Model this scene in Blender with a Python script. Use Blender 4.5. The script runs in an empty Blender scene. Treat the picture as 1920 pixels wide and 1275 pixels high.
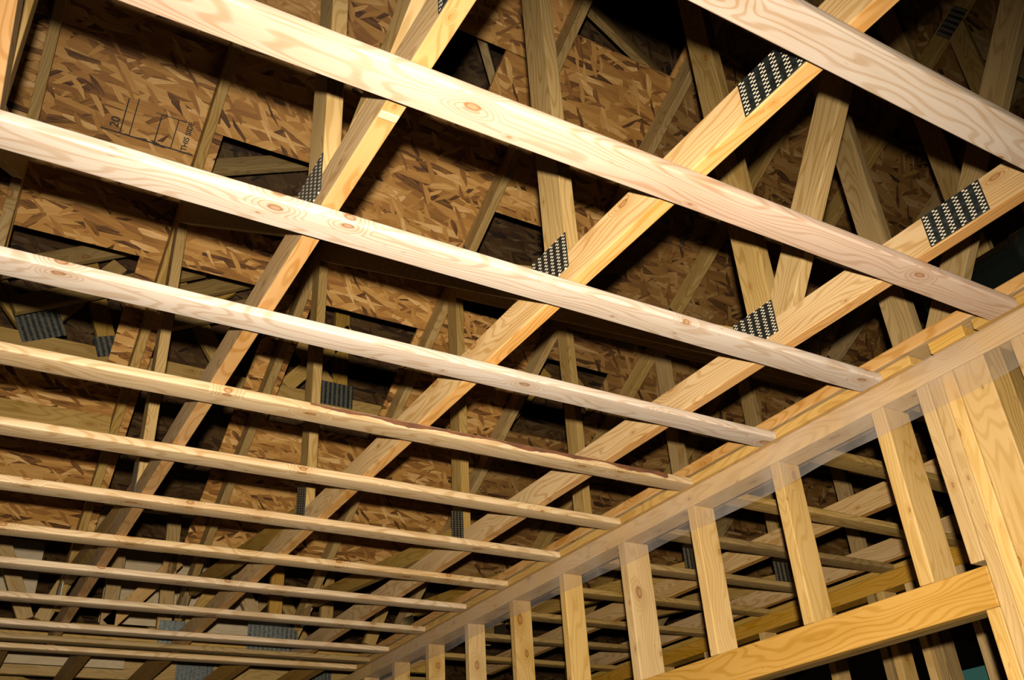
import bpy, bmesh, math, random
from mathutils import Vector, Matrix
random.seed(7)
C = bpy.context.scene.collection
Z0 = 1.272            # height of the lens over the floor; all z below are measured from the lens

# ---------------------------------------------------------------- camera
R = ((0.86018, -0.50690, -0.05573), (0.22048, 0.46830, -0.85563), (0.45981, 0.72371, 0.51459))
r0, r1, r2 = (Vector(r).normalized() for r in R)
cd = bpy.data.cameras.new('camera'); cam = bpy.data.objects.new('camera', cd); C.objects.link(cam)
cd.sensor_width = 36; cd.lens = 1739.8 / 1920 * 36; cd.clip_start = 0.02; cd.clip_end = 60
m = Matrix((( r0.x, -r1.x, -r2.x, 0), (r0.y, -r1.y, -r2.y, 0), (r0.z, -r1.z, -r2.z, Z0), (0, 0, 0, 1)))
cam.matrix_world = m
bpy.context.scene.camera = cam
# ---------------------------------------------------------------- light: the camera's flash, and the exposure
sc = bpy.context.scene
sc.view_settings.view_transform = 'Standard'; sc.view_settings.look = 'None'
sc.view_settings.gamma = 1; sc.view_settings.use_curve_mapping = False
sc.view_settings.exposure = 0.14
w = bpy.data.worlds.new('world'); sc.world = w; w.use_nodes = True
w.node_tree.nodes['Background'].inputs[0].default_value = (1.0, 0.72, 0.42, 1)
w.node_tree.nodes['Background'].inputs[1].default_value = 0.001
ld = bpy.data.lights.new('flash', 'SPOT'); ld.energy = 1080; ld.shadow_soft_size = 0.017
ld.spot_size = math.radians(116); ld.spot_blend = 1.0; ld.color = (1.0, 0.94, 0.84)
fl = bpy.data.objects.new('flash', ld); C.objects.link(fl)
fl.location = (-0.03, -0.075, Z0 + 0.085)
aim = Vector((0.44, 0.90, 0.10))
fl.rotation_euler = aim.to_track_quat('-Z', 'Y').to_euler()

# ---------------------------------------------------------------- materials
class N:
    def __init__(s, name):
        s.m = bpy.data.materials.new(name); s.m.use_nodes = True
        s.t = s.m.node_tree; s.n = s.t.nodes; s.b = s.n['Principled BSDF']; s.o = s.n['Material Output']
    def node(s, typ, props=None, **ins):
        x = s.n.new(typ)
        for k, v in (props or {}).items(): setattr(x, k, v)
        for k, v in ins.items():
            k = k.replace('_', ' ')
            if k.startswith('i') and k[1:].isdigit(): k = int(k[1:])
            s.put(x.inputs[k], v)
        return x
    def put(s, sock, v):
        if isinstance(v, bpy.types.NodeSocket): s.t.links.new(v, sock)
        else: sock.default_value = v
    def math(s, op, a, b=0.0, c=0.0, clamp=False):
        x = s.n.new('ShaderNodeMath'); x.operation = op; x.use_clamp = clamp
        s.put(x.inputs[0], a); s.put(x.inputs[1], b)
        if op in ('MULTIPLY_ADD', 'SMOOTH_MIN', 'WRAP'): s.put(x.inputs[2], c)
        return x.outputs[0]
    def mix(s, f, a, b, typ='MIX'):
        x = s.n.new('ShaderNodeMix'); x.data_type = 'RGBA'; x.blend_type = typ
        s.put(x.inputs[0], f); s.put(x.inputs[6], a); s.put(x.inputs[7], b)
        return x.outputs[2]
    def smooth(s, v, lo, hi):
        x = s.n.new('ShaderNodeMapRange'); x.interpolation_type = 'SMOOTHSTEP'
        s.put(x.inputs[0], v); x.inputs[1].default_value = lo; x.inputs[2].default_value = hi
        return x.outputs[0]
    def comb(s, x, y, z=0.0):
        c = s.n.new('ShaderNodeCombineXYZ'); s.put(c.inputs[0], x); s.put(c.inputs[1], y); s.put(c.inputs[2], z)
        return c.outputs[0]

def wood(name, pale, dark, knot=(0.20, 0.075, 0.025), knots=1.0, rough=0.55, grey=0.0, lines=1.0, edge=False):
    """sawn softwood; grain runs along the board's own x axis"""
    pale = tuple(c * 0.58 for c in pale); dark = tuple(c * 0.56 for c in dark); knot = tuple(c * 0.6 for c in knot)
    k = N(name)
    tc = k.node('ShaderNodeTexCoord'); oi = k.node('ShaderNodeObjectInfo')
    sp = k.node('ShaderNodeSeparateXYZ', i0=tc.outputs['Object'])
    rnd = k.math('MULTIPLY', oi.outputs['Random'], 37.0)
    x = k.math('ADD', sp.outputs[0], rnd)
    u = k.math('ADD', sp.outputs[1], k.math('MULTIPLY', sp.outputs[2], 0.83))
    # slow wander of the grain
    n1 = k.node('ShaderNodeTexNoise', {'noise_dimensions': '3D'}, Vector=k.comb(k.math('MULTIPLY', x, 1.6), k.math('MULTIPLY', u, 9.0), rnd), Scale=1.0, Detail=2.0)
    # knots
    kv = k.comb(k.math('MULTIPLY', x, 4.6), k.math('MULTIPLY', u, 10.0), 0.0)
    vo = k.node('ShaderNodeTexVoronoi', {'voronoi_dimensions': '2D'}, Vector=kv, Scale=1.0, Randomness=0.95)
    kd = vo.outputs['Distance']
    kr = k.node('ShaderNodeSeparateXYZ', i0=vo.outputs['Color'])
    big = k.math('GREATER_THAN', kr.outputs[0], 1 - 0.55 * knots)
    rad = k.math('MULTIPLY', k.math('ADD', k.math('MULTIPLY', k.math('POWER', kr.outputs[1], 2.0), 0.085), 0.020), big)
    ratio = k.math('DIVIDE', kd, k.math('MAXIMUM', rad, 0.001))
    core = k.math('MULTIPLY', k.math('SUBTRACT', 1.0, k.smooth(ratio, 0.7, 1.25), clamp=True), big)
    halo = k.math('MULTIPLY', k.math('SUBTRACT', 1.0, k.smooth(ratio, 1.0, 4.5), clamp=True), big)
    # rings bend round the knots
    ph = k.math('ADD', k.math('MULTIPLY', u, 105.0), k.math('MULTIPLY', n1.outputs[0], 34.0))
    ph = k.math('ADD', ph, k.math('MULTIPLY', halo, 7.0))
    ring = k.math('SINE', k.math('MULTIPLY', ph, 3.1))
    ring = k.smooth(ring, 0.0, 1.05)
    fn = k.node('ShaderNodeTexNoise', Vector=k.comb(k.math('MULTIPLY', x, 7.0), k.math('MULTIPLY', u, 330.0), rnd), Scale=1.0, Detail=3.0)
    bl = k.node('ShaderNodeTexNoise', Vector=k.comb(k.math('MULTIPLY', x, 2.3), k.math('MULTIPLY', u, 14.0), k.math('ADD', rnd, 9.0)), Scale=1.0, Detail=3.0)
    g = k.math('ADD', k.math('MULTIPLY', ring, 0.50 * lines), k.math('MULTIPLY', fn.outputs[0], 0.25 * lines))
    g = k.math('ADD', g, k.math('MULTIPLY', k.smooth(bl.outputs[0], 0.42, 0.72), 0.34))
    g = k.math('ADD', g, k.math('MULTIPLY', halo, 0.30), clamp=True)
    col = k.mix(g, (*pale, 1), (*dark, 1))
    rim = k.math('MULTIPLY', core, k.smooth(ratio, 0.45, 0.95))
    col = k.mix(k.math('MULTIPLY', core, 0.62), col, (knot[0] * 1.9, knot[1] * 2.4, knot[2] * 3.0, 1))
    col = k.mix(k.math('MULTIPLY', rim, 0.88), col, (*knot, 1))
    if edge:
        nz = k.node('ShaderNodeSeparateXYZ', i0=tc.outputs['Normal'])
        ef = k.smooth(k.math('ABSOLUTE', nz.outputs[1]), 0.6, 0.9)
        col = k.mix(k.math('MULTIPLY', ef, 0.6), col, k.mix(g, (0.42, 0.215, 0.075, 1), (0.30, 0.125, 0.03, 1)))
    # small specks and mill dirt
    sk = k.node('ShaderNodeTexNoise', Vector=k.comb(k.math('MULTIPLY', x, 26.0), k.math('MULTIPLY', u, 90.0), 2.0), Scale=1.0, Detail=1.0)
    col = k.mix(k.math('MULTIPLY', k.smooth(sk.outputs[0], 0.72, 0.80), 0.35), col, (*knot, 1))
    # each board its own tone
    hs = k.node('ShaderNodeHueSaturation', Color=col, Fac=1.0)
    k.put(hs.inputs['Value'], k.math('ADD', 0.86, k.math('MULTIPLY', oi.outputs['Random'], 0.26)))
    r2_ = k.math('FRACT', k.math('MULTIPLY', oi.outputs['Random'], 53.0))
    k.put(hs.inputs['Saturation'], k.math('ADD', 1.02 - grey, k.math('MULTIPLY', r2_, 0.16)))
    k.put(k.b.inputs['Base Color'], hs.outputs[0])
    k.b.inputs['Roughness'].default_value = rough
    k.b.inputs['Specular IOR Level'].default_value = 0.28
    bp = k.node('ShaderNodeBump', Strength=0.16, Distance=0.002, Height=k.math('SUBTRACT', fn.outputs[0], k.math('MULTIPLY', core, 0.7)))
    k.put(k.b.inputs['Normal'], bp.outputs[0])
    return k.m

def osb(name, gain=1.0):
    k = N(name)
    tc = k.node('ShaderNodeTexCoord'); oi = k.node('ShaderNodeObjectInfo')
    base = tc.outputs['Object']
    cols = None; hgt = None
    for i, (ang, sx, sy, off) in enumerate(((0.0, 5.0, 24, 0), (0.24, 6.0, 30, 5), (-0.22, 7, 34, 11), (0.75, 11, 50, 17), (-0.04, 8, 44, 23), (-0.85, 12, 60, 31))):
        mp = k.node('ShaderNodeMapping', Vector=base); mp.inputs['Rotation'].default_value = (0, 0, ang); mp.inputs['Location'].default_value = (off, off * .7, 0)
        wn = k.node('ShaderNodeTexNoise', Vector=mp.outputs[0], Scale=5.0, Detail=1.0)
        ad = k.node('ShaderNodeVectorMath', {'operation': 'MULTIPLY_ADD'}, i0=wn.outputs[1], i1=(0.03, 0.010, 0), i2=mp.outputs[0])
        ml = k.node('ShaderNodeVectorMath', {'operation': 'MULTIPLY'}, i0=ad.outputs[0], i1=(sx, sy, 0))
        vo = k.node('ShaderNodeTexVoronoi', {'voronoi_dimensions': '2D'}, Vector=ml.outputs[0], Scale=1.0, Randomness=1.0)
        sp = k.node('ShaderNodeSeparateXYZ', i0=vo.outputs['Color'])
        fib = k.node('ShaderNodeTexNoise', Vector=k.node('ShaderNodeVectorMath', {'operation': 'MULTIPLY'}, i0=mp.outputs[0], i1=(12, 260, 0)).outputs[0], Scale=1.0, Detail=2.0)
        v = k.math('ADD', k.math('MULTIPLY', sp.outputs[0], 0.85), k.math('MULTIPLY', k.math('SUBTRACT', fib.outputs[0], 0.5), 0.55))
        if cols is None: cols = v; hgt = sp.outputs[1]
        else:
            msk = k.math('GREATER_THAN', sp.outputs[1], 0.5 if i < 3 else (0.84 if i in (3, 5) else 0.6))
            mx = k.node('ShaderNodeMix', {'data_type': 'FLOAT'}); k.put(mx.inputs[0], msk); k.put(mx.inputs[2], cols); k.put(mx.inputs[3], v); cols = mx.outputs[0]
            mh = k.node('ShaderNodeMix', {'data_type': 'FLOAT'}); k.put(mh.inputs[0], msk); k.put(mh.inputs[2], hgt); k.put(mh.inputs[3], sp.outputs[2]); hgt = mh.outputs[0]
    cr = k.node('ShaderNodeValToRGB', Fac=cols)
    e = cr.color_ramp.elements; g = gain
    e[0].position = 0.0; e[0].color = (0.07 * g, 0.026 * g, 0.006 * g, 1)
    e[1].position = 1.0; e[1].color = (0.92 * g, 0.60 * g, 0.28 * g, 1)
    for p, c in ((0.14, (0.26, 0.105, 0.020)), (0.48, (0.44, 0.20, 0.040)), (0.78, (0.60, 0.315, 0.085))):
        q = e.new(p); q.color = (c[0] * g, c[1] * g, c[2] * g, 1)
    k.put(k.b.inputs['Base Color'], cr.outputs[0])
    k.b.inputs['Roughness'].default_value = 0.62; k.b.inputs['Specular IOR Level'].default_value = 0.3
    bp = k.node('ShaderNodeBump', Strength=0.5, Distance=0.003, Height=k.math('ADD', hgt, k.math('MULTIPLY', cols, 0.5)))
    k.put(k.b.inputs['Normal'], bp.outputs[0])
    return k.m

def plain(name, col, rough=0.5, metal=0.0, spec=0.4, noise=0.0):
    k = N(name)
    tc = k.node('ShaderNodeTexCoord')
    n = k.node('ShaderNodeTexNoise', Vector=tc.outputs['Object'], Scale=18.0, Detail=4.0)
    c = k.mix(k.math('MULTIPLY', k.smooth(n.outputs[0], 0.3, 0.7), noise), (*col, 1), (col[0] * .5, col[1] * .5, col[2] * .5, 1))
    k.put(k.b.inputs['Base Color'], c); k.b.inputs['Roughness'].default_value = rough
    k.b.inputs['Metallic'].default_value = metal; k.b.inputs['Specular IOR Level'].default_value = spec
    return k.m

def plate_mat(name, slot=(0.50, 0.41, 0.28)):
    """galvanised tooth plate: columns of punched slots with wood in them; x along the plate, y across"""
    k = N(name)
    tc = k.node('ShaderNodeTexCoord'); sp = k.node('ShaderNodeSeparateXYZ', i0=tc.outputs['Object'])
    px, py = 0.0262, 0.0095
    sxp = k.math('ADD', sp.outputs[0], k.math('MULTIPLY', sp.outputs[1], 0.0))
    fx = k.math('ABSOLUTE', k.math('SUBTRACT', k.math('FRACT', k.math('DIVIDE', sxp, px)), 0.5))
    col = k.math('FLOOR', k.math('DIVIDE', sxp, px * 0.5))
    sh = k.math('MULTIPLY', k.math('MODULO', k.math('ABSOLUTE', col), 2.0), 0.5)
    fy = k.math('ABSOLUTE', k.math('SUBTRACT', k.math('FRACT', k.math('ADD', k.math('DIVIDE', sp.outputs[1], py), sh)), 0.5))
    s = k.math('MULTIPLY', k.math('LESS_THAN', fx, 0.25), k.math('LESS_THAN', fy, 0.17))
    n = k.node('ShaderNodeTexNoise', Vector=tc.outputs['Object'], Scale=60.0, Detail=3.0)
    metal = k.mix(n.outputs[0], (0.07, 0.085, 0.075, 1), (0.21, 0.235, 0.22, 1))
    k.put(k.b.inputs['Base Color'], k.mix(s, metal, (*slot, 1)))
    k.put(k.b.inputs['Metallic'], k.math('SUBTRACT', 1.0, s))
    k.put(k.b.inputs['Roughness'], k.math('ADD', 0.30, k.math('MULTIPLY', n.outputs[0], 0.25)))
    bp = k.node('ShaderNodeBump', Strength=0.8, Distance=0.002, Height=k.math('SUBTRACT', 1.0, s)); k.put(k.b.inputs['Normal'], bp.outputs[0])
    return k.m

M = dict(
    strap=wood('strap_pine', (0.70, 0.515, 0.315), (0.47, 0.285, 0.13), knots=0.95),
    strap_flash_pale=wood('flash_paled_strap_pine', (0.70, 0.575, 0.455), (0.50, 0.33, 0.20), knots=0.95),  # near straps: pine paled in its colour for the flash's overexposure
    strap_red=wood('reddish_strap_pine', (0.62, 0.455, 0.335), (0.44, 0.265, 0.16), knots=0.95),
    truss=wood('truss_lumber', (0.66, 0.45, 0.235), (0.43, 0.235, 0.085), knots=0.7, edge=True),
    web=wood('web_lumber', (0.50, 0.335, 0.15), (0.32, 0.185, 0.06), knots=0.6),
    stud=wood('stud_spruce', (0.66, 0.44, 0.205), (0.45, 0.26, 0.09), knots=1.1, lines=0.7),
    header=wood('header_lumber', (0.56, 0.325, 0.115), (0.40, 0.205, 0.055), knots=0.6),
    ledger=wood('ledger_lumber', (0.62, 0.37, 0.12), (0.46, 0.24, 0.06), knots=0.3),
    aged=wood('aged_lumber', (0.43, 0.285, 0.125), (0.25, 0.15, 0.055), knots=0.7),
    far=wood('far_lumber', (0.52, 0.335, 0.125), (0.34, 0.19, 0.055), knots=0.5),
    ply=wood('plywood_face', (0.70, 0.54, 0.34), (0.52, 0.37, 0.2), knots=0.35, lines=0.5),
    osb=osb('osb_flakes', 0.68), osb_dimmed=osb('dimmed_osb_flakes', 0.36), osb_shaded=osb('shaded_osb_flakes', 0.13),  # same board thrice; the darker two carry flash falloff and shade in their colour
    bark=plain('bark', (0.10, 0.032, 0.008), 0.8, noise=0.8),
    ink=plain('black_ink', (0.012, 0.010, 0.010), 0.7),
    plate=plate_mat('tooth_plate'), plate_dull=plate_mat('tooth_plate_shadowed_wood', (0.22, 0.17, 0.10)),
    zinc=plain('zinc_sheet', (0.62, 0.64, 0.62), 0.28, 1.0, noise=0.4),
    pipe=plain('black_plastic_pipe', (0.004, 0.006, 0.005), 0.30, 0.0, 0.35),
    teal=plain('teal_board', (0.016, 0.075, 0.065), 0.6),
    sub=plain('subfloor', (0.07, 0.05, 0.03), 0.9, noise=0.4),
    paint=plain('orange_paint', (0.62, 0.20, 0.06), 0.6),
)
k = N('clear_sheeting')
tc = k.node('ShaderNodeTexCoord')
n = k.node('ShaderNodeTexNoise', Vector=tc.outputs['Object'], Scale=7.0, Detail=5.0)
tr = k.node('ShaderNodeBsdfTransparent', Color=(0.93, 0.90, 0.86, 1))
df = k.node('ShaderNodeBsdfDiffuse', Color=(0.52, 0.44, 0.36, 1))
gl = k.node('ShaderNodeBsdfGlossy', Color=(0.9, 0.9, 0.9, 1), Roughness=0.22)
m1 = k.node('ShaderNodeMixShader', Fac=0.10, i1=df.outputs[0], i2=gl.outputs[0])
fac = k.math('ADD', 0.12, k.math('MULTIPLY', k.smooth(n.outputs[0], 0.35, 0.75), 0.12))
m2 = k.node('ShaderNodeMixShader', Fac=fac, i1=tr.outputs[0], i2=m1.outputs[0])
k.put(k.o.inputs['Surface'], m2.outputs[0]); M['sheet'] = k.m

# ---------------------------------------------------------------- mesh helpers
def finish(name, bm, mat, parent=None, mw=None, smooth=False):
    me = bpy.data.meshes.new(name); bm.normal_update(); bm.to_mesh(me); bm.free()
    if mat: me.materials.append(mat)
    if smooth:
        for p in me.polygons: p.use_smooth = True
    o = bpy.data.objects.new(name, me); C.objects.link(o)
    mw = mw or Matrix.Identity(4)
    if parent: o.parent = parent; o.matrix_basis = parent['_mi'] @ mw if False else inv(parent) @ mw
    else: o.matrix_basis = mw
    return o
WM = {}
def inv(p): return WM[p.name].inverted()
def reg(o, mw): WM[o.name] = mw.copy(); return o
def tag(o, label=None, cat=None, group=None, kind=None):
    if label: o['label'] = label
    if cat: o['category'] = cat
    if group: o['group'] = group
    if kind: o['kind'] = kind
    return o
def empty(name, loc):
    o = bpy.data.objects.new(name, None); o.empty_display_size = 0.1; C.objects.link(o)
    o.location = loc; reg(o, Matrix.Translation(loc)); return o
def W(x, y, z): return Vector((x, y, z + Z0))

def rounded_section(w_, t_, r, n=3):
    pts = []
    for cx, cy, a0 in ((w_/2-r, t_/2-r, 0), (-w_/2+r, t_/2-r, 90), (-w_/2+r, -t_/2+r, 180), (w_/2-r, -t_/2+r, 270)):
        for i in range(n + 1):
            a = math.radians(a0 + 90 * i / n); pts.append((cx + r*math.cos(a), cy + r*math.sin(a)))
    return pts
def board(name, p0, p1, w_, t_, wdir, mat, parent=None, r=0.004, warp=0.0012, wane=None):
    """sawn board from p0 to p1 (centre line), w_ across along wdir, t_ thick"""
    p0, p1 = Vector(p0), Vector(p1); L = (p1 - p0).length
    ex = (p1 - p0).normalized(); wd = Vector(wdir); ey = (wd - ex * wd.dot(ex)).normalized(); ez = ex.cross(ey)
    mw = Matrix(((ex.x, ey.x, ez.x, p0.x), (ex.y, ey.y, ez.y, p0.y), (ex.z, ey.z, ez.z, p0.z), (0, 0, 0, 1)))
    bm = bmesh.new(); sec = rounded_section(w_, t_, r); ns = max(1, int(L / 0.22)); rings = []
    s1, s2 = random.uniform(0, 9), random.uniform(0, 9)
    for i in range(ns + 1):
        x = L * i / ns; oy = warp * math.sin(x * 1.7 + s1) * 2; oz = warp * math.sin(x * 2.3 + s2)
        k_ = 1 + 0.012 * math.sin(x * 5 + s2 * 3)
        rings.append([bm.verts.new((x, a * k_ + oy, b + oz)) for a, b in sec])
    ln = len(sec)
    for i in range(ns):
        for j in range(ln):
            f = bm.faces.new((rings[i][j], rings[i+1][j], rings[i+1][(j+1) % ln], rings[i][(j+1) % ln])); f.smooth = True
    bm.faces.new(rings[0]); bm.faces.new(list(reversed(rings[-1])))
    bmesh.ops.recalc_face_normals(bm, faces=bm.faces)
    o = finish(name, bm, mat, parent, mw)
    o.data.set_sharp_from_angle(angle=math.radians(50)) if hasattr(o.data, 'set_sharp_from_angle') else None
    if not parent: reg(o, mw)
    o['_len'] = L; del o['_len']
    return o

def clip(poly, a, b, c):
    """keep a*y + b*z <= c"""
    out = []
    for i in range(len(poly)):
        p, q = poly[i], poly[(i+1) % len(poly)]
        dp, dq = a*p[0] + b*p[1] - c, a*q[0] + b*q[1] - c
        if dp <= 0: out.append(p)
        if (dp < 0 < dq) or (dq < 0 < dp):
            t = dp / (dp - dq); out.append((p[0] + t*(q[0]-p[0]), p[1] + t*(q[1]-p[1])))
    return out
def member(name, poly, axis, x0, th, mat, parent, plane='YZ', bev=0.0025):
    """flat sawn member: polygon in the (Y,Z) or (X,Z) plane, thickness th from x0; local x runs along axis"""
    a = Vector((axis[0], axis[1])).normalized(); b = Vector((-a.y, a.x)); o2 = Vector(poly[0])
    def T(u, v, w2):
        p = o2 + a * u + b * v
        return (W(x0 + w2, p.x, p.y) if plane == 'YZ' else W(p.x, x0 + w2, p.y))
    org = T(0, 0, 0); ex = (T(1, 0, 0) - org); ey = (T(0, 1, 0) - org); ez = (T(0, 0, 1) - org)
    sgn = 1 if ex.cross(ey).dot(ez) > 0 else -1
    ez = ez * sgn
    mw = Matrix(((ex.x, ey.x, ez.x, org.x), (ex.y, ey.y, ez.y, org.y), (ex.z, ey.z, ez.z, org.z), (0, 0, 0, 1)))
    bm = bmesh.new(); loc = []
    for p in poly:
        d = Vector(p) - o2; loc.append((d.dot(a), d.dot(b)))
    lo = [bm.verts.new((u, v, 0)) for u, v in loc]; hi = [bm.verts.new((u, v, th * sgn)) for u, v in loc]
    bm.faces.new(lo); bm.faces.new(hi)
    for i in range(len(loc)):
        j = (i+1) % len(loc); bm.faces.new((lo[i], lo[j], hi[j], hi[i]))
    bmesh.ops.recalc_face_normals(bm, faces=bm.faces)
    if bev: bmesh.ops.bevel(bm, geom=list(bm.edges), offset=bev, segments=2, affect='EDGES', profile=0.5)
    return finish(name, bm, mat, parent, mw)
def strip(p, q, w_):
    p, q = Vector(p), Vector(q); d = (q - p).normalized(); n_ = Vector((-d.y, d.x)) * w_ / 2
    return [tuple(p - n_), tuple(q - n_), tuple(q + n_), tuple(p + n_)]
def box(name, x0, x1, y0, y1, z0, z1, mat, parent=None, bev=0.002, axis='X'):
    """box in lens coordinates with its grain along the named axis"""
    L = {'X': x1-x0, 'Y': y1-y0, 'Z': z1-z0}[axis]
    if axis == 'X': mw = Matrix.Translation(W(x0, (y0+y1)/2, (z0+z1)/2)); sy, sz = y1-y0, z1-z0
    elif axis == 'Y': mw = Matrix.Translation(W((x0+x1)/2, y0, (z0+z1)/2)) @ Matrix.Rotation(math.pi/2, 4, 'Z'); sy, sz = x1-x0, z1-z0
    else: mw = Matrix.Translation(W((x0+x1)/2, (y0+y1)/2, z0)) @ Matrix.Rotation(-math.pi/2, 4, 'Y'); sy, sz = y1-y0, x1-x0
    bm = bmesh.new(); bmesh.ops.create_cube(bm, size=1)
    for v in bm.verts: v.co = ((v.co.x + .5) * L, v.co.y * sy, v.co.z * sz)
    if bev: bmesh.ops.bevel(bm, geom=list(bm.edges), offset=bev, segments=2, affect='EDGES', profile=0.5)
    o = finish(name, bm, mat, parent, mw)
    if not parent: reg(o, mw)
    return o
def plate(parent, pts_c, w_, h_, ang, x0, mat=None, plane='YZ', side=-1, name='connector_plate'):
    """pressed tooth plate: centre (a,z) in the truss plane, w_ along ang, h_ across, on the face at x0"""
    a = Vector((math.cos(ang), math.sin(ang))); b = Vector((-a.y, a.x)); c = Vector(pts_c)
    def T(u, v, w2):
        p = c + a*u + b*v
        return (W(x0 + w2, p.x, p.y) if plane == 'YZ' else W(p.x, x0 + w2, p.y))
    org = T(0, 0, 0); ex = T(1, 0, 0)-org; ey = T(0, 1, 0)-org; ez = ex.cross(ey)
    out = T(0, 0, side) - org
    mw = Matrix(((ex.x, ey.x, ez.x, org.x), (ex.y, ey.y, ez.y, org.y), (ex.z, ey.z, ez.z, org.z), (0, 0, 0, 1)))
    bm = bmesh.new(); s = 0.0018 * (1 if ez.dot(out) > 0 else -1)
    v0 = [bm.verts.new((u*w_/2, v*h_/2, 0)) for u, v in ((-1,-1),(1,-1),(1,1),(-1,1))]
    v1 = [bm.verts.new((u*w_/2, v*h_/2, s)) for u, v in ((-1,-1),(1,-1),(1,1),(-1,1))]
    bm.faces.new(v0); bm.faces.new(v1)
    for i in range(4): bm.faces.new((v0[i], v0[(i+1)%4], v1[(i+1)%4], v1[i]))
    bmesh.ops.recalc_face_normals(bm, faces=bm.faces)
    return finish(name, bm, mat or M['plate'], parent, mw)

# ---------------------------------------------------------------- the setting
def structure(o): o['kind'] = 'structure'; return o
structure(box('floor', -4, 8, -4, 10, -Z0 - 0.05, -Z0, M['sub'], bev=0))

# ---------------------------------------------------------------- ceiling straps (room 1)
XW = 2.106                                   # room face of the stud wall
ZS, TS = 1.168, 0.024                        # underside and thickness of the straps
strap_far = [0.653, 1.053, 1.467, 1.875, 2.272, 2.685, 3.098, 3.520, 3.905, 4.345, 4.785]
desc = ['nearest strap overhead, wide pale pine with swirling knots, crossing the top right corner',
        'pale pine ceiling strap from the top edge to the wall plate, second from the nearest',
        'bright pine ceiling strap across the upper left, third from the nearest',
        'pine ceiling strap with two dark knots along its left half, fourth from the nearest',
        'pine ceiling strap whose right half has a strip of brown bark on its edge',
        'pine ceiling strap just behind the one with the bark edge',
        'rough-edged pine ceiling strap with a nick in its upper edge, seventh from the nearest',
        'pine ceiling strap with a dark knot on its edge mid-length, eighth from the nearest',
        'pine ceiling strap, ninth from the nearest, pale and slightly wavy',
        'pine ceiling strap with a knot left of its middle, tenth from the nearest',
        'narrow pine ceiling strap, eleventh from the nearest, in front of the dim doubled strap']
for i, yf in enumerate(strap_far):
    wd = 0.079 if i < 3 else 0.075
    o = board('ceiling_strap', W(-1.6, yf - wd/2, ZS + TS/2), W(2.086, yf - wd/2 + (0.004 if i == 2 else 0), ZS + TS/2), wd, TS, (0, 1, 0), M['strap_red' if i == 1 else ('strap_flash_pale' if i in (0, 2, 3) else 'strap')], r=0.0045)
    tag(o, desc[i], 'ceiling strap', 'ceiling straps over the room')
    if i == 4:
        bm = bmesh.new(); xs = [2.33 + 0.014 * j for j in range(90)]; prev = None
        for x in xs:
            hi = TS - 0.0025 - 0.001 * random.random(); q_ = .5 + .5 * math.sin(x * 9) * math.sin(x * 23 + 1)
            lo = hi - .005 - .016 * q_ * random.uniform(.7, 1)
            a = bm.verts.new((x, 0, lo)); b = bm.verts.new((x, 0, hi)); c = bm.verts.new((x, -0.0025, hi - 0.001)); d = bm.verts.new((x, -0.0025, lo + 0.001))
            if prev:
                for s in ((0, 3), (3, 2), (2, 1)):
                    bm.faces.new((prev[s[0]], prev[s[1]], (a, b, c, d)[s[1]], (a, b, c, d)[s[0]]))
            prev = (a, b, c, d)
        bmesh.ops.recalc_face_normals(bm, faces=bm.faces)
        bk = finish('bark_edge', bm, M['bark'], o, Matrix.Translation(W(-1.6, yf - wd - 0.0002, ZS)))
        bk['label'] = 'strip of dark brown bark along the strap edge'
for yf, zz, d_ in ((5.04, ZS + 0.0, 'dim grey-brown ceiling strap lying just in front of the last strap'), (5.235, ZS, 'last pine ceiling strap, farthest from the lens, at the foot of the girder truss')):
    o = board('ceiling_strap', W(-1.6, yf - .0375, zz + TS/2), W(2.086, yf - .0375, zz + TS/2), 0.075, TS, (0, 1, 0), M['aged'] if yf < 5.1 else M['strap'], r=0.0045)
    tag(o, d_, 'ceiling strap', 'ceiling straps over the room')

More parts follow.
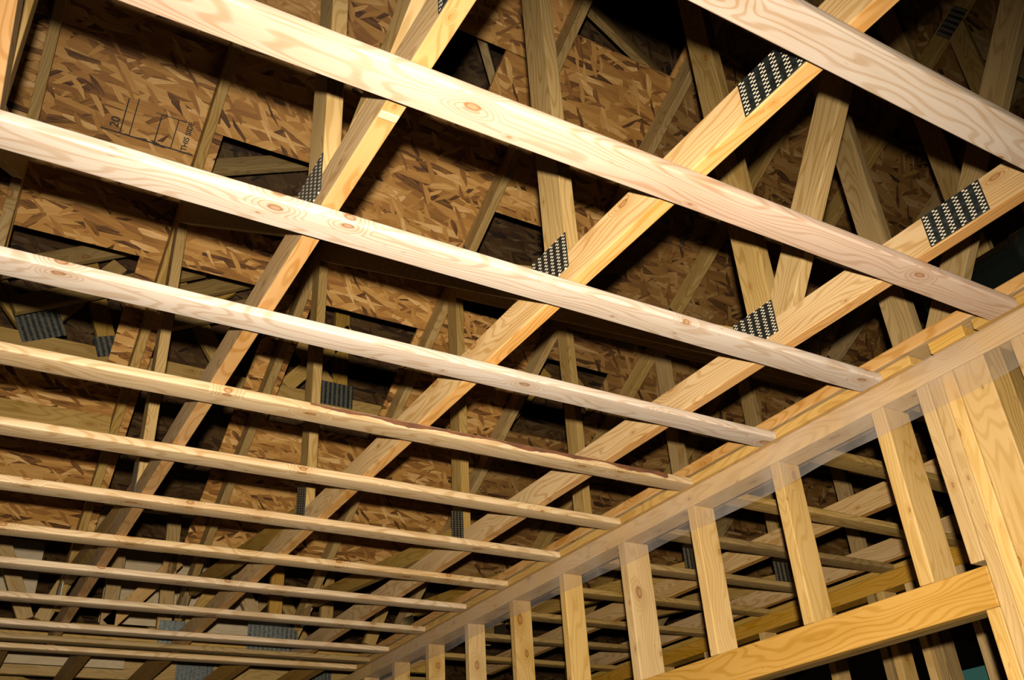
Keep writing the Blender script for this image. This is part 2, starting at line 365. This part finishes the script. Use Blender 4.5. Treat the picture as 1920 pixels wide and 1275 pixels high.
# ---------------------------------------------------------------- roof trusses
ZB, ZT = 1.1925, 1.281                       # bottom chord
CT = 4.285; SL = 0.56                        # underside of the top chord: z = CT - SL*y
TX = [-.148, .460, 1.058, 1.721, 2.340, 2.962, 3.552, 4.160]
tl = ['roof truss in the top left corner, its bottom chord leaving the left edge',
      'roof truss left of centre whose greyish bottom chord crosses the second and third straps',
      'roof truss crossing the frame centre, tooth plate on its chord under the top right strap',
      'roof truss next to the wall, tooth plate on its chord near the right edge',
      'roof truss hidden behind the wall plate, only its webs showing beside the black pipe',
      'first roof truss of the next room seen through the wall studs',
      'second roof truss of the next room, its wide chord showing between the two right studs',
      'last roof truss of the next room, resting over its far wall']
def truss(idx, x0):
    t = empty('roof_truss', W(x0, 1.45, ZB)); tag(t, tl[idx], 'roof truss', 'roof trusses of the house')
    th = 0.038
    wv = lambda a=0.0: random.uniform(-a, a)
    lim = lambda P: clip(clip(P, SL, 1, CT), 0, -1, -ZT)
    member('bottom_chord', [(-2.6, ZB), (5.21, ZB), (5.21, ZT), (-2.6, ZT)], (1, 0), x0, th, M['truss'], t)
    cc = Vector((1, -SL)).normalized(); v_ = 0.089 * math.sqrt(1 + SL*SL)
    member('top_chord', [(-1.0, CT + SL), (5.21, CT - SL*5.21 ), (5.21, CT - SL*5.21 + v_), (-1.0, CT + SL + v_)], (cc.x, cc.y), x0, th, M['web'], t)
    # king web
    member('web', lim([(1.402, 1.2), (1.494, 1.2), (1.494, 4.5), (1.402, 4.5)]), (0, 1), x0, th, M['web'], t)
    # web leaning back over the lens, right of the king web
    if idx >= 3:
        B = lim(clip(strip((1.46, 1.18), (-.98, 4.86), 0.089), 1, 0, 1.401)); member('web', B, (-.56, .83), x0, th, M['web'], t)
    if idx == 1:
        B = lim(clip(strip((1.30, 1.22), (-.5, 2.15), 0.075), 1, 0, 1.40)); member('web', B, (-.9, .45), x0, th, M['web'], t)
    # long diagonal to the far panel point
    D = lim(clip(clip(strip((1.36, 1.14), (3.45, 2.67), 0.089), -1, 0, -1.495), 1, 0, 3.17)); member('web', D, (.79, .61), x0, th, M['web'], t)
    # far vertical
    member('web', lim([(3.171, 1.2), (3.258, 1.2), (3.258, 3), (3.171, 3)]), (0, 1), x0, th, M['web'], t)
    # flat heel web
    E_ = lim(clip(strip((3.0, 1.255), (5.19, 1.50), 0.075), -1, 0, -3.259)); E_ = clip(E_, 1, 0, 4.95); member('web', E_, (.99, .12), x0, th, M['far'], t)
    s = x0
    sp_ = {2: .745, 3: .857}.get(idx, .80)
    plate(t, (sp_, 1.238), 0.15, 0.082, 0, s)
    plate(t, (1.475, 1.287), 0.15, 0.098, 0, s)
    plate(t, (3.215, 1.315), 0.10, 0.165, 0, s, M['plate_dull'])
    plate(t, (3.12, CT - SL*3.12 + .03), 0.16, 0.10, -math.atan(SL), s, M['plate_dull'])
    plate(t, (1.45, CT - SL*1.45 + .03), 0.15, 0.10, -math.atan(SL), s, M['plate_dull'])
    plate(t, (5.02, 1.40), 0.14, 0.10, 0.1, s, M['zinc'])
    return t
for (x_, y_, l_) in ((.479, 1.11, 'pale wood sliver under the grey chord where the second strap crosses'),):
    o = box('wood_shim', x_-.019, x_+.017, y_-.010, y_+.008, 1.188, 1.1923, M['ply'], bev=.002); tag(o, l_, 'shim')
proto = None
for i_, x_ in enumerate(TX): truss(i_, x_)

# ---------------------------------------------------------------- roof sheathing: sheets with their cut openings
CO = CT + 0.089 * math.sqrt(1 + SL*SL) + 0.003
nrm = Vector((0, SL, 1)).normalized(); along = Vector((0, 1, -SL)).normalized(); kf = math.sqrt(1 + SL*SL)
def sheet(name, X0, X1, Y0, Y1, holes, mat, label=None, c0=CO, slope=SL, th=0.012):
    xs = sorted({X0, X1, *[h[0] for h in holes], *[h[1] for h in holes]}); ys = sorted({Y0, Y1, *[h[2] for h in holes], *[h[3] for h in holes]})
    xs = [x for x in xs if X0 <= x <= X1]; ys = [y for y in ys if Y0 <= y <= Y1]
    kk = math.sqrt(1 + slope*slope); al = Vector((0, 1, -slope)).normalized(); nn = Vector((0, slope, 1)).normalized()
    org = W(X0, Y0, c0 - slope*Y0)
    mw = Matrix(((1, al.x, nn.x, org.x), (0, al.y, nn.y, org.y), (0, al.z, nn.z, org.z), (0, 0, 0, 1)))
    bm = bmesh.new(); V = {}
    def vv(i, j, k2):
        if (i, j, k2) not in V: V[(i, j, k2)] = bm.verts.new((xs[i]-X0, (ys[j]-Y0)*kk, k2*th))
        return V[(i, j, k2)]
    solid = lambda i, j: 0 <= i < len(xs)-1 and 0 <= j < len(ys)-1 and not any(h[0] <= (xs[i]+xs[i+1])/2 <= h[1] and h[2] <= (ys[j]+ys[j+1])/2 <= h[3] for h in holes)
    for i in range(len(xs)-1):
        for j in range(len(ys)-1):
            if not solid(i, j): continue
            for k2 in (0, 1): bm.faces.new((vv(i,j,k2), vv(i+1,j,k2), vv(i+1,j+1,k2), vv(i,j+1,k2)))
            for di, dj, a, b in ((-1,0,(i,j),(i,j+1)), (1,0,(i+1,j),(i+1,j+1)), (0,-1,(i,j),(i+1,j)), (0,1,(i,j+1),(i+1,j+1))):
                if not solid(i+di, j+dj): bm.faces.new((vv(*a,0), vv(*b,0), vv(*b,1), vv(*a,1)))
    bmesh.ops.recalc_face_normals(bm, faces=bm.faces)
    o = finish(name, bm, mat, None, mw); reg(o, mw)
    if label: tag(o, label, 'sheathing panel', 'strand board roof sheathing')
    return o
g_ = 0.002
S = lambda *a, **k_: sheet('roof_sheathing', *a, **k_)
S(-1.6, .478, -.95, 1.2, [], M['osb'], 'strand board roof panel over the lens, mostly above the top left of the frame')
S(-1.6, .478, 1.2+g_, 3.50, [], M['osb'], 'strand board roof panel with the printed grid stamp, top left')
S(-1.6, .478, 3.50+g_, 4.91, [(-.13, .375, 3.502, 4.09)], M['osb'], 'strand board roof panel with a cut opening, at the left edge below the second strap')
S(.478+g_, 1.08, -.95, 1.75, [], M['osb'], 'narrow strand board roof panel above the top edge, left of centre')
S(.478+g_, 1.08, 1.75+g_, 3.50, [(.545, .985, 2.955, 3.29)], M['osb'], 'strand board roof panel with an opening left of the truss with the greyish chord')
S(.478+g_, 1.08, 3.50+g_, 4.91, [(.545, .985, 3.502, 4.905)], M['osb'], 'strand board roof panel cut back to narrow strips, lower left between two trusses')
S(1.08+g_, 1.74, -.95, 2.30, [], M['osb'], 'strand board roof panel at the top edge behind the centre truss webs')
S(1.08+g_, 1.74, 2.30+g_, 3.51, [(1.13, 1.53, 2.302, 2.62)], M['osb'], 'strand board roof panel in the middle, with a notch at its upper left')
S(1.08+g_, 1.74, 3.51+g_, 4.91, [(1.15, 1.69, 3.512, 4.12)], M['osb'], 'strand board roof panel with an opening showing crossed boards, below centre')
S(1.74+g_, 2.36, -.95, 2.15, [(1.79, 2.32, 1.62, 2.148)], M['osb'], 'strand board roof panel with an opening at its lower edge, upper middle')
S(1.74+g_, 2.36, 2.15+g_, 3.38, [(1.76, 2.20, 2.91, 3.378)], M['osb'], 'strand board roof panel with pale torn flakes, right of the centre truss web')
S(1.74+g_, 2.36, 3.38+g_, 4.91, [], M['osb'], 'strand board roof panel with a pale upper edge, low in the middle')
S(2.36+g_, 2.98, -.95, 3.50, [], M['osb_dimmed'], 'strand board roof panel with dark lettering, right of centre')  # from here rightward the board colour is darkened for distance from the flash
S(2.36+g_, 2.98, 3.50+g_, 4.91, [(2.42, 2.84, 3.502, 3.93)], M['osb_dimmed'], 'strand board roof panel with a square opening, lower right of centre')
S(2.98+g_, 4.9, -.95, 2.4, [], M['osb_dimmed'], 'dark reddish strand board roof panel behind the right webs')
S(2.98+g_, 4.9, 2.4+g_, 4.91, [], M['osb_dimmed'], 'dark strand board roof panel over the next room')
S(4.9+g_, 7.6, -.95, 4.91, [], M['osb_dimmed'], 'dark strand board roof panel farthest to the right')
# the other slope, above and behind the lens
sheet('roof_sheathing', -1.6, 7.6, -3.6, -.95 - g_, [], M['osb_dimmed'], 'strand board on the opposite roof slope, behind the lens', c0=CO + 2*SL*.95, slope=-SL)
# the older roof seen through the openings
o = sheet('roof_sheathing', -2.0, 7.6, 0.4, 9.0, [], M['osb_dimmed'], 'old strand board of the roof behind, seen only through the cut openings', c0=CO + 1.25)
o.data.materials[0] = M['osb_shaded']  # shade behind the openings put into the board colour

# stamps printed on the sheathing
def roofpt(x, y, off=0.0012, c=CO): return W(x, y, c - SL*y) - nrm * off
RM = Matrix(((1, 0, 0), (0, along.y, nrm.y), (0, along.z, nrm.z)))
def stamp(panel, x, y, lines, text):
    """lines: list of rects (x0,x1,y0,y1) on the roof plane; text: (string, x, y, size, angle)"""
    bm = bmesh.new()
    for a in lines:
        x0, x1, y0, y1 = a
        bm.faces.new([bm.verts.new(roofpt(p, q)) for p, q in ((x0, y0), (x0, y1), (x1, y1), (x1, y0))])
    o = finish('printed_stamp', bm, M['ink'], panel, Matrix.Identity(4))
    for s_, tx, ty, size, ang in text:
        cu = bpy.data.curves.new('lettering', 'FONT'); cu.body = s_; cu.size = size; cu.extrude = 0.0002; cu.offset = 0.0006
        to = bpy.data.objects.new('lettering', cu); C.objects.link(to)
        bpy.context.view_layer.update()
        me = bpy.data.meshes.new_from_object(to); bpy.data.objects.remove(to)
        me.materials.append(M['ink'])
        ex = (Vector((1, 0, 0)) * math.cos(ang) + along * math.sin(ang)); ez = -nrm; ey = ez.cross(ex)
        p = roofpt(tx, ty, 0.0016)
        mw = Matrix(((ex.x, ey.x, ez.x, p.x), (ex.y, ey.y, ez.y, p.y), (ex.z, ey.z, ez.z, p.z), (0, 0, 0, 1)))
        t_ = bpy.data.objects.new('lettering', me); C.objects.link(t_); t_.parent = panel; t_.matrix_basis = inv(panel) @ mw
panels = [o for o in bpy.data.objects if o.name.startswith('roof_sheathing')]
pn = {o['label']: o for o in panels}
P1 = pn['strand board roof panel with the printed grid stamp, top left']
P2 = pn['strand board roof panel with dark lettering, right of centre']
stamp(P1, 0, 0, [(.10, .455, 3.057, 3.062), (.17, .1745, 2.93, 3.06), (.205, .209, 2.92, 3.06), (.30, .3045, 2.95, 3.06), (.365, .369, 2.95, 3.06), (.28, .40, 2.948, 2.951)],
      [('THIS SIDE', .425, 3.055, .030, -math.pi/2), ('20', .16, 3.045, .045, -math.pi/2)])
stamp(P2, 0, 0, [(2.70, 2.93, 2.795, 2.798), (2.70, 2.703, 2.70, 2.86), (2.77, 2.772, 2.72, 2.86), (2.83, 2.832, 2.72, 2.86)],
      [('ARE', 2.86, 2.79, .07, -math.pi/2 + .0)])

# ---------------------------------------------------------------- blocking and boards lying in the roof
o = member('blocking_board', [(-.108, 1.885), (.458, 1.885), (.458, 2.0), (-.108, 2.0)], (1, 0), 4.19, .03, M['far'], None, plane='XZ'); tag(o, 'wide board nailed under the sheathing at the left edge, just below the sixth strap', 'board')

# ---------------------------------------------------------------- the older roof's girder truss behind the openings
g0 = empty('girder_truss', W(1, 4.3, 2.3)); tag(g0, 'dim girder truss with big tooth plates seen through openings above the fourth strap', 'girder truss')
yg = 4.32
def gmem(nm, p, q, w_, x0, par, mat): return member(nm, strip(p, q, w_), (q[0]-p[0], q[1]-p[1]), x0, .038, mat, par, plane='XZ')
gmem('bottom_chord', (-1.2, 2.385), (5.2, 2.345), .085, yg, g0, M['far'])
for a, b in (((.06, 2.43), (-.42, 2.98)), ((.06, 2.43), (.38, 2.92)), ((.40, 2.43), (.22, 2.92)), ((.42, 2.43), (.95, 2.95)), ((.98, 2.42), (.62, 2.98)),
             ((1.22, 2.42), (1.22, 3.0)), ((1.30, 2.42), (1.66, 2.86)), ((1.57, 2.42), (1.20, 2.92)), ((1.60, 2.42), (1.60, 3.0)), ((2.6, 2.42), (2.2, 2.95)), ((2.62, 2.42), (3.0, 2.9)), ((3.6, 2.4), (3.2, 2.9))):
    gmem('web', a, b, .085, yg + .0005, g0, M['far'])
gmem('top_chord', (-1.2, 3.16), (5.2, 3.16), .085, yg, g0, M['far'])
for c, w_, h_, a in (((.07, 2.50), .20, .22, 0.45), ((.42, 2.44), .17, .11, .35), ((1.57, 2.42), .21, .14, 0), ((2.60, 2.42), .18, .12, 0)):
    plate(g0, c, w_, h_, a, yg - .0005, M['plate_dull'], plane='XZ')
for (a, b, lab) in ((W(.42, 3.6, 3.00), W(1.25, 3.6, 3.41), 'pale board slanting across the opening left of the grey chord truss, second strap'),
               (W(-.35, 4.12, 2.47), W(.62, 4.12, 3.04), 'pale board slanting up behind the opening at the left edge'),
               (W(-.05, 4.12, 2.42), W(.75, 4.12, 2.88), 'lower slanting board behind the opening at the left edge'),
               (W(.42, 4.2, 2.60), W(1.15, 4.2, 3.02), 'upper slanting board in the opening beside the third strap, left of the grey chord'),
               (W(.52, 4.2, 2.50), W(1.25, 4.2, 2.88), 'lower slanting board in the opening beside the third strap'),
               (W(1.90, 2.25, 3.62), W(2.52, 2.36, 3.42), 'pale board slanting across the upper middle opening'),
               (W(1.25, 2.2, 3.45), W(1.70, 2.65, 3.20), 'pale board tip showing in the small opening right of the grey chord'),
               (W(2.3, 4.62, 2.75), W(3.1, 4.55, 2.9), 'board behind the square opening low in the middle')):
    o = board('loose_board', a, b, .089, .038, (0, .1, 1), M['aged']); tag(o, lab, 'board')

# ---------------------------------------------------------------- girder truss at the far end of the room
g1 = empty('girder_truss', W(1, 5.25, 1.2)); tag(g1, 'far girder truss along the bottom of the frame, with two large dark tooth plates', 'girder truss')
yg = 5.255
gmem('bottom_chord', (-1.2, 1.262), (2.60, 1.262), .14, yg, g1, M['far'])
gmem('top_chord', (-1.2, 2.02), (2.60, 2.02), .089, yg, g1, M['far'])
for a, b, mt in (((.735, 1.333), (1.02, 1.68), 'header'), ((.735, 1.333), (.735, 1.97), 'aged'), ((1.02, 1.333), (1.0, 1.97), 'aged'), ((1.14, 1.333), (1.45, 1.97), 'far'),
             ((.35, 1.333), (.05, 1.97), 'far'), ((.42, 1.333), (.66, 1.97), 'aged'), ((1.62, 1.333), (1.62, 1.97), 'header'), ((1.72, 1.333), (2.0, 1.97), 'far'), ((1.93, 1.333), (1.93, 1.97), 'aged'), ((1.55, 1.333), (1.25, 1.97), 'aged'), ((2.2, 1.333), (2.45, 1.97), 'far')):
    P_ = clip(strip(a, (b[0] + (b[0]-a[0])*.1, b[1] + (b[1]-a[1])*.1), .075), 0, 1, 1.974); P_ = clip(P_, 0, -1, -1.3325)
    member('web', P_, (b[0]-a[0], b[1]-a[1]), yg + .0005, .036, M[mt], g1, plane='XZ')
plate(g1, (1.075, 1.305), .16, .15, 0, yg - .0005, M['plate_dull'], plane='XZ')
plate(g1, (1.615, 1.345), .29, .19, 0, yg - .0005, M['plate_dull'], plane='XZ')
for x_ in (.25, .42, 1.08, 1.70):           # joist hangers on the girder
    h_ = empty('joist_hanger', W(x_ , 5.25, 1.19))
    for dx in (-.021, .0205): box('strap_side', x_+dx, x_+dx+.0015, 5.215, 5.254, 1.188, 1.25, M['zinc'], h_, bev=0)
    box('hanger_seat', x_-.021, x_+.022, 5.215, 5.254, 1.186, 1.188, M['zinc'], h_, bev=0)
    tag(h_, {.25: 'bright metal joist hanger nearest the left edge on the far girder', .42: 'second bright metal joist hanger from the left edge on the far girder', 1.08: 'metal joist hanger under the left large tooth plate', 1.70: 'metal joist hanger under the right large tooth plate'}[x_], 'joist hanger')
g2 = empty('girder_truss', W(1, 6.4, 1.2)); tag(g2, 'farthest girder truss, a sliver showing under the last strap at the bottom edge', 'girder truss')
gmem('bottom_chord', (-.6, 1.36), (3.2, 1.36), .12, 6.40, g2, M['far'])
for a, b in (((.2, 1.42), (-.3, 1.95)), ((1.4, 1.42), (.9, 1.95)), ((1.5, 1.42), (1.95, 1.95)), ((2.3, 1.42), (2.0, 1.95))): gmem('web', a, b, .08, 6.4005, g2, M['far'])
plate(g2, (1.47, 1.38), .24, .15, 0, 6.3995, M['plate_dull'], plane='XZ')
plate(g2, (2.28, 1.38), .24, .15, 0, 6.3995, M['plate_dull'], plane='XZ')
# joists and pale plywood beyond the girder
jl = ['leftmost', 'second from left', 'middle', 'fourth from left', 'rightmost']
for i, x_ in enumerate((.31, .70, 1.11, 1.54, 1.98)):
    o = box('ceiling_joist', x_-.055, x_, 5.30, 7.6, 1.20, 1.29, M['header'], axis='Y'); tag(o, '%s of the five orange joist ends showing below the last strap' % jl[i], 'joist', 'joists beyond the far girder')
for a, b, c_, d_, y_, lb in ((-.5, .42, 1.62, 1.98, 6.0, 'pale plywood sheet at the left edge beyond the far girder'), (.80, 1.42, 1.56, 2.05, 6.1, 'pale blotched plywood gusset between the grey chord truss and the second tooth plate'),
                        (-.6, 1.0, 1.32, 1.47, 6.2, 'low pale plywood strip behind the far girder, left part'), (1.2, 1.7, 1.35, 1.72, 5.9, 'small pale plywood piece beside the left large tooth plate'), (1.0, 2.5, .98, 1.19, 6.6, 'pale plywood strip under the joists at the bottom edge')):
    o = box('plywood_panel', a, b, y_, y_+.012, c_, d_, M['ply'], bev=0); tag(o, lb, 'plywood')
for i, (p, q, l_) in enumerate((((-.6, 6.3, 1.25), (.55, 6.5, .98), 'board slanting down along the bottom left corner'), ((.0, 6.9, 1.5), (1.3, 7.0, 1.1), 'board slanting behind the joists at the bottom left'), ((1.5, 6.5, 1.9), (2.6, 6.7, 1.5), 'board slanting behind the far end of the room'))):
    o = board('loose_board', W(*p), W(*q), .1, .038, (0, 0, 1), M['far']); tag(o, l_, 'board')
sheet('roof_sheathing', -2.0, 7.6, 6.2, 9.4, [], M['osb_dimmed'], 'strand board slope closing the far end beyond the girder', c0=8.2, slope=.9)

# ---------------------------------------------------------------- stud wall
ZP = 1.110                                   # underside of the top plate
o = box('top_plate', XW, XW+.089, .2, 6.2, ZP, 1.171, M['stud'], axis='Y', bev=.003); tag(o, 'long top plate of the stud wall, partly behind the clear plastic sheeting', 'wall plate')
o = box('ledger_board', 2.088, 2.20, .2, 1.10, 1.1715, 1.20, M['ledger'], axis='Y', bev=.003); tag(o, 'orange ledger board on the wall plate at the right edge of the frame', 'ledger')
o = box('ledger_board', 2.088, 2.20, 1.295, 5.24, 1.1715, 1.1995, M['ledger'], axis='Y', bev=.003); tag(o, 'long orange ledger board on the wall plate behind the strap ends', 'ledger')
o = box('blocking_board', 2.094, 2.2, 1.13, 1.235, 1.1715, 1.204, M['ledger'], axis='Y', bev=.002); tag(o, 'short orange offcut block on the wall plate between the two ledgers', 'block')
o = box('nailer_board', 2.079, 2.225, .2, 5.24, 1.2045, 1.240, M['truss'], axis='Y', bev=.004); tag(o, 'pale nailer board lying on top of the ledger along the wall', 'nailer')
studs = [(1.870, 'stud standing on the header, third from its right end'), (1.470, 'stud standing on the header, second from its right end, wide and bright'), (2.270, 'stud standing on the header, fourth from its right end'), (2.672, 'stud standing on the header left end at the bottom edge'),
         (3.080, 'first full stud left of the header'), (3.479, 'second full stud left of the header'), (3.893, 'third full stud left of the header'), (4.308, 'fourth full stud left of the header'), (4.715, 'fifth full stud left of the header'), (5.12, 'farthest full stud, at the bottom edge')]
ZH = .6165
for y, l_ in studs:
    z0 = ZH + .0005 if y < 2.7 else -Z0 + .038
    dw, fw = (.110, .043) if y in (1.470, 2.672) else (.089, .038)
    o = box('wall_stud', XW, XW+dw, y-fw, y, z0, ZP-.0005, M['stud'], axis='Z', bev=.003); tag(o, l_, 'wall stud', 'studs of the wall')
o = box('wall_stud', XW, XW+.089, 1.279, 1.317, .629, ZP-.0005, M['stud'], axis='Z', bev=.003); tag(o, 'short stud cut off just above the header, against the post', 'wall stud')
for y, d_, l_ in ((1.277, .089, 'left board of the built-up post at the right of the header'), (1.2385, .089, 'middle board of the built-up post')):
    o = box('wall_stud', XW, XW+d_, y-.038, y, -Z0+.038, ZP-.0005, M['stud'], axis='Z', bev=.003); tag(o, l_, 'post board')
o = box('wall_stud', XW+.001, XW+.039, 1.110, 1.199, -Z0+.038, ZP-.0005, M['stud'], axis='Z', bev=.003); tag(o, 'wide flat board of the built-up post', 'post board')
o = box('wall_stud', XW+.002, XW+.080, 1.066, 1.108, -Z0+.038, ZP-.0005, M['aged'], axis='Z', bev=.003); tag(o, 'rough greyish stud right of the flat post board', 'wall stud')
for y, l_ in ((1.035, 'stud at the right edge of the frame, under the plastic sheeting'), (.93, 'stud just beyond the right edge')):
    o = box('wall_stud', XW, XW+.089, y-.038, y, -Z0+.038, ZP-.0005, M['stud'], axis='Z', bev=.003); tag(o, l_, 'wall stud')
o = box('trimmer_stud', XW, XW+.089, 1.2785, 1.3155, -Z0+.038, .5185, M['stud'], axis='Z', bev=.003); tag(o, 'trimmer stud under the right end of the header', 'wall stud')
o = box('trimmer_stud', XW, XW+.089, 2.66, 2.70, -Z0+.038, .5185, M['stud'], axis='Z', bev=.003); tag(o, 'trimmer stud under the left end of the header, below the frame', 'wall stud')
o = box('door_header', XW, XW+.036, 1.2785, 2.70, .519, .6165, M['header'], axis='Y', bev=.003); tag(o, 'orange header beam across the opening at the lower right', 'header')
o = box('door_header', XW+.040, XW+.089, 1.2785, 2.70, .522, .610, M['aged'], axis='Y', bev=.003); tag(o, 'grey back ply of the header beam, seen along its underside', 'header')
o = box('sole_plate', XW, XW+.089, 2.70, 6.2, -Z0, -Z0+.0375, M['stud'], axis='Y'); tag(o, 'sole plate under the full studs, below the frame', 'wall plate')
o = box('sole_plate', XW, XW+.089, .2, 1.3155, -Z0, -Z0+.0375, M['stud'], axis='Y'); tag(o, 'sole plate under the post, below the frame', 'wall plate')

# clear plastic sheeting hung over the plate
bm = bmesh.new(); rows = []
ny = 110
for i in range(ny + 1):
    y = 0.6 + (5.0 - .6) * i / ny; zl = 1.027 + .006*math.sin(y*2.2) + .003*math.sin(y*9); r_ = []
    for j in range(9):
        t = j / 8; z = 1.170 + (zl - 1.170) * t
        bul = (0.0015 + .004*t) * (1 + math.sin(y*7 + 3*t) * .5 + .5*math.sin(y*17 + 5*t)) if y > .1 else 0
        r_.append(bm.verts.new(W(XW - .0025 - bul, y, z)))
    rows.append(r_)
for i in range(ny):
    for j in range(8):
        f = bm.faces.new((rows[i][j], rows[i+1][j], rows[i+1][j+1], rows[i][j+1])); f.smooth = True
o = finish('plastic_sheeting', bm, M['sheet'], None); tag(o, 'clear plastic sheeting hanging down from the top plate over the heads of the studs', 'plastic sheet')

# ---------------------------------------------------------------- drain pipe above the wall
def lathe_y(name, prof, xc, zc, mat, parent=None, n=40):
    bm = bmesh.new(); rs = []
    for y, r in prof:
        rs.append([bm.verts.new(W(xc + r*math.cos(2*math.pi*i/n), y, zc + r*math.sin(2*math.pi*i/n))) for i in range(n)])
    for a, b in zip(rs, rs[1:]):
        for i in range(n):
            f = bm.faces.new((a[i], a[(i+1) % n], b[(i+1) % n], b[i])); f.smooth = True
    bm.faces.new(rs[0]); bm.faces.new(rs[-1]); bmesh.ops.recalc_face_normals(bm, faces=bm.faces)
    return finish(name, bm, mat, parent)
pp = empty('drain_pipe', W(2.45, .9, 1.50)); tag(pp, 'black plastic drain pipe above the wall plate at the right edge', 'pipe')
lathe_y('pipe_barrel', [(-.4, .077), (1.36, .077)], 2.50, 1.522, M['pipe'], pp)
lathe_y('pipe_coupling', [(1.00, .078), (1.00, .085), (1.09, .085), (1.09, .078)], 2.50, 1.522, M['pipe'], pp)
lathe_y('pipe_end_hub', [(1.33, .078), (1.33, .085), (1.395, .085), (1.395, .078), (1.39, .07)], 2.50, 1.522, M['pipe'], pp)

# ---------------------------------------------------------------- the next room
for i, y in enumerate((1.12, 1.49, 1.90, 2.31, 2.70, 3.09, 3.49, 3.93, 4.36, 4.82)):
    o = board('ceiling_strap', W(2.24, y - .0375, ZS + TS/2), W(3.615, y - .0375, ZS + TS/2), .075, TS, (0, 1, 0), M['aged'] if i % 3 else M['web'], r=.004)
    tag(o, ['ceiling strap of the next room hidden behind the post', 'ceiling strap of the next room showing right of the bright wide stud', 'ceiling strap of the next room meeting the wide bright stud near its top', 'ceiling strap of the next room crossing behind the middle of the wide bright stud',
            'ceiling strap of the next room, fifth from the right', 'ceiling strap of the next room, sixth from the right', 'ceiling strap of the next room, seventh from the right', 'ceiling strap of the next room, eighth from the right', 'ceiling strap of the next room, ninth from the right', 'farthest ceiling strap of the next room'][i], 'ceiling strap', 'ceiling straps over the next room')
o = box('top_plate', 3.62, 3.71, .3, 5.6, 1.095, 1.166, M['header'], axis='Y'); tag(o, 'top plate of the far wall in the next room', 'wall plate')
o = box('ledger_board', 3.62, 3.72, .3, 5.6, 1.1665, 1.19, M['far'], axis='Y'); tag(o, 'ledger on the top plate of the far wall in the next room', 'ledger')
for y, l_, mt in ((4.35, 'ninth', 'stud'), (3.95, 'eighth', 'stud'), (3.52, 'seventh', 'stud'), (3.115, 'sixth', 'stud'), (2.812, 'fifth', 'aged'), (2.755, 'fourth', 'stud'), (2.60, 'third', 'stud'), (2.54, 'second', 'aged'), (2.335, 'first', 'stud')):
    o = box('wall_stud', 3.62, 3.709, y-.038, y, -Z0, 1.0945, M[mt], axis='Z'); tag(o, '%s stud from the right in the far wall of the next room, below the header' % l_, 'wall stud', 'studs of the far wall')
o = box('wall_board', 3.9, 3.92, 2.36, 2.70, .35, .745, M['teal'], bev=0, axis='Y'); tag(o, 'teal board standing behind the far wall at the bottom right', 'board')
o = board('purlin_brace', W(3.60, 1.43, 3.37), W(4.9, 1.38, 3.40), .089, .038, (0, 1, -SL), M['aged']); tag(o, 'brace board running across behind the webs at the top right corner', 'brace')
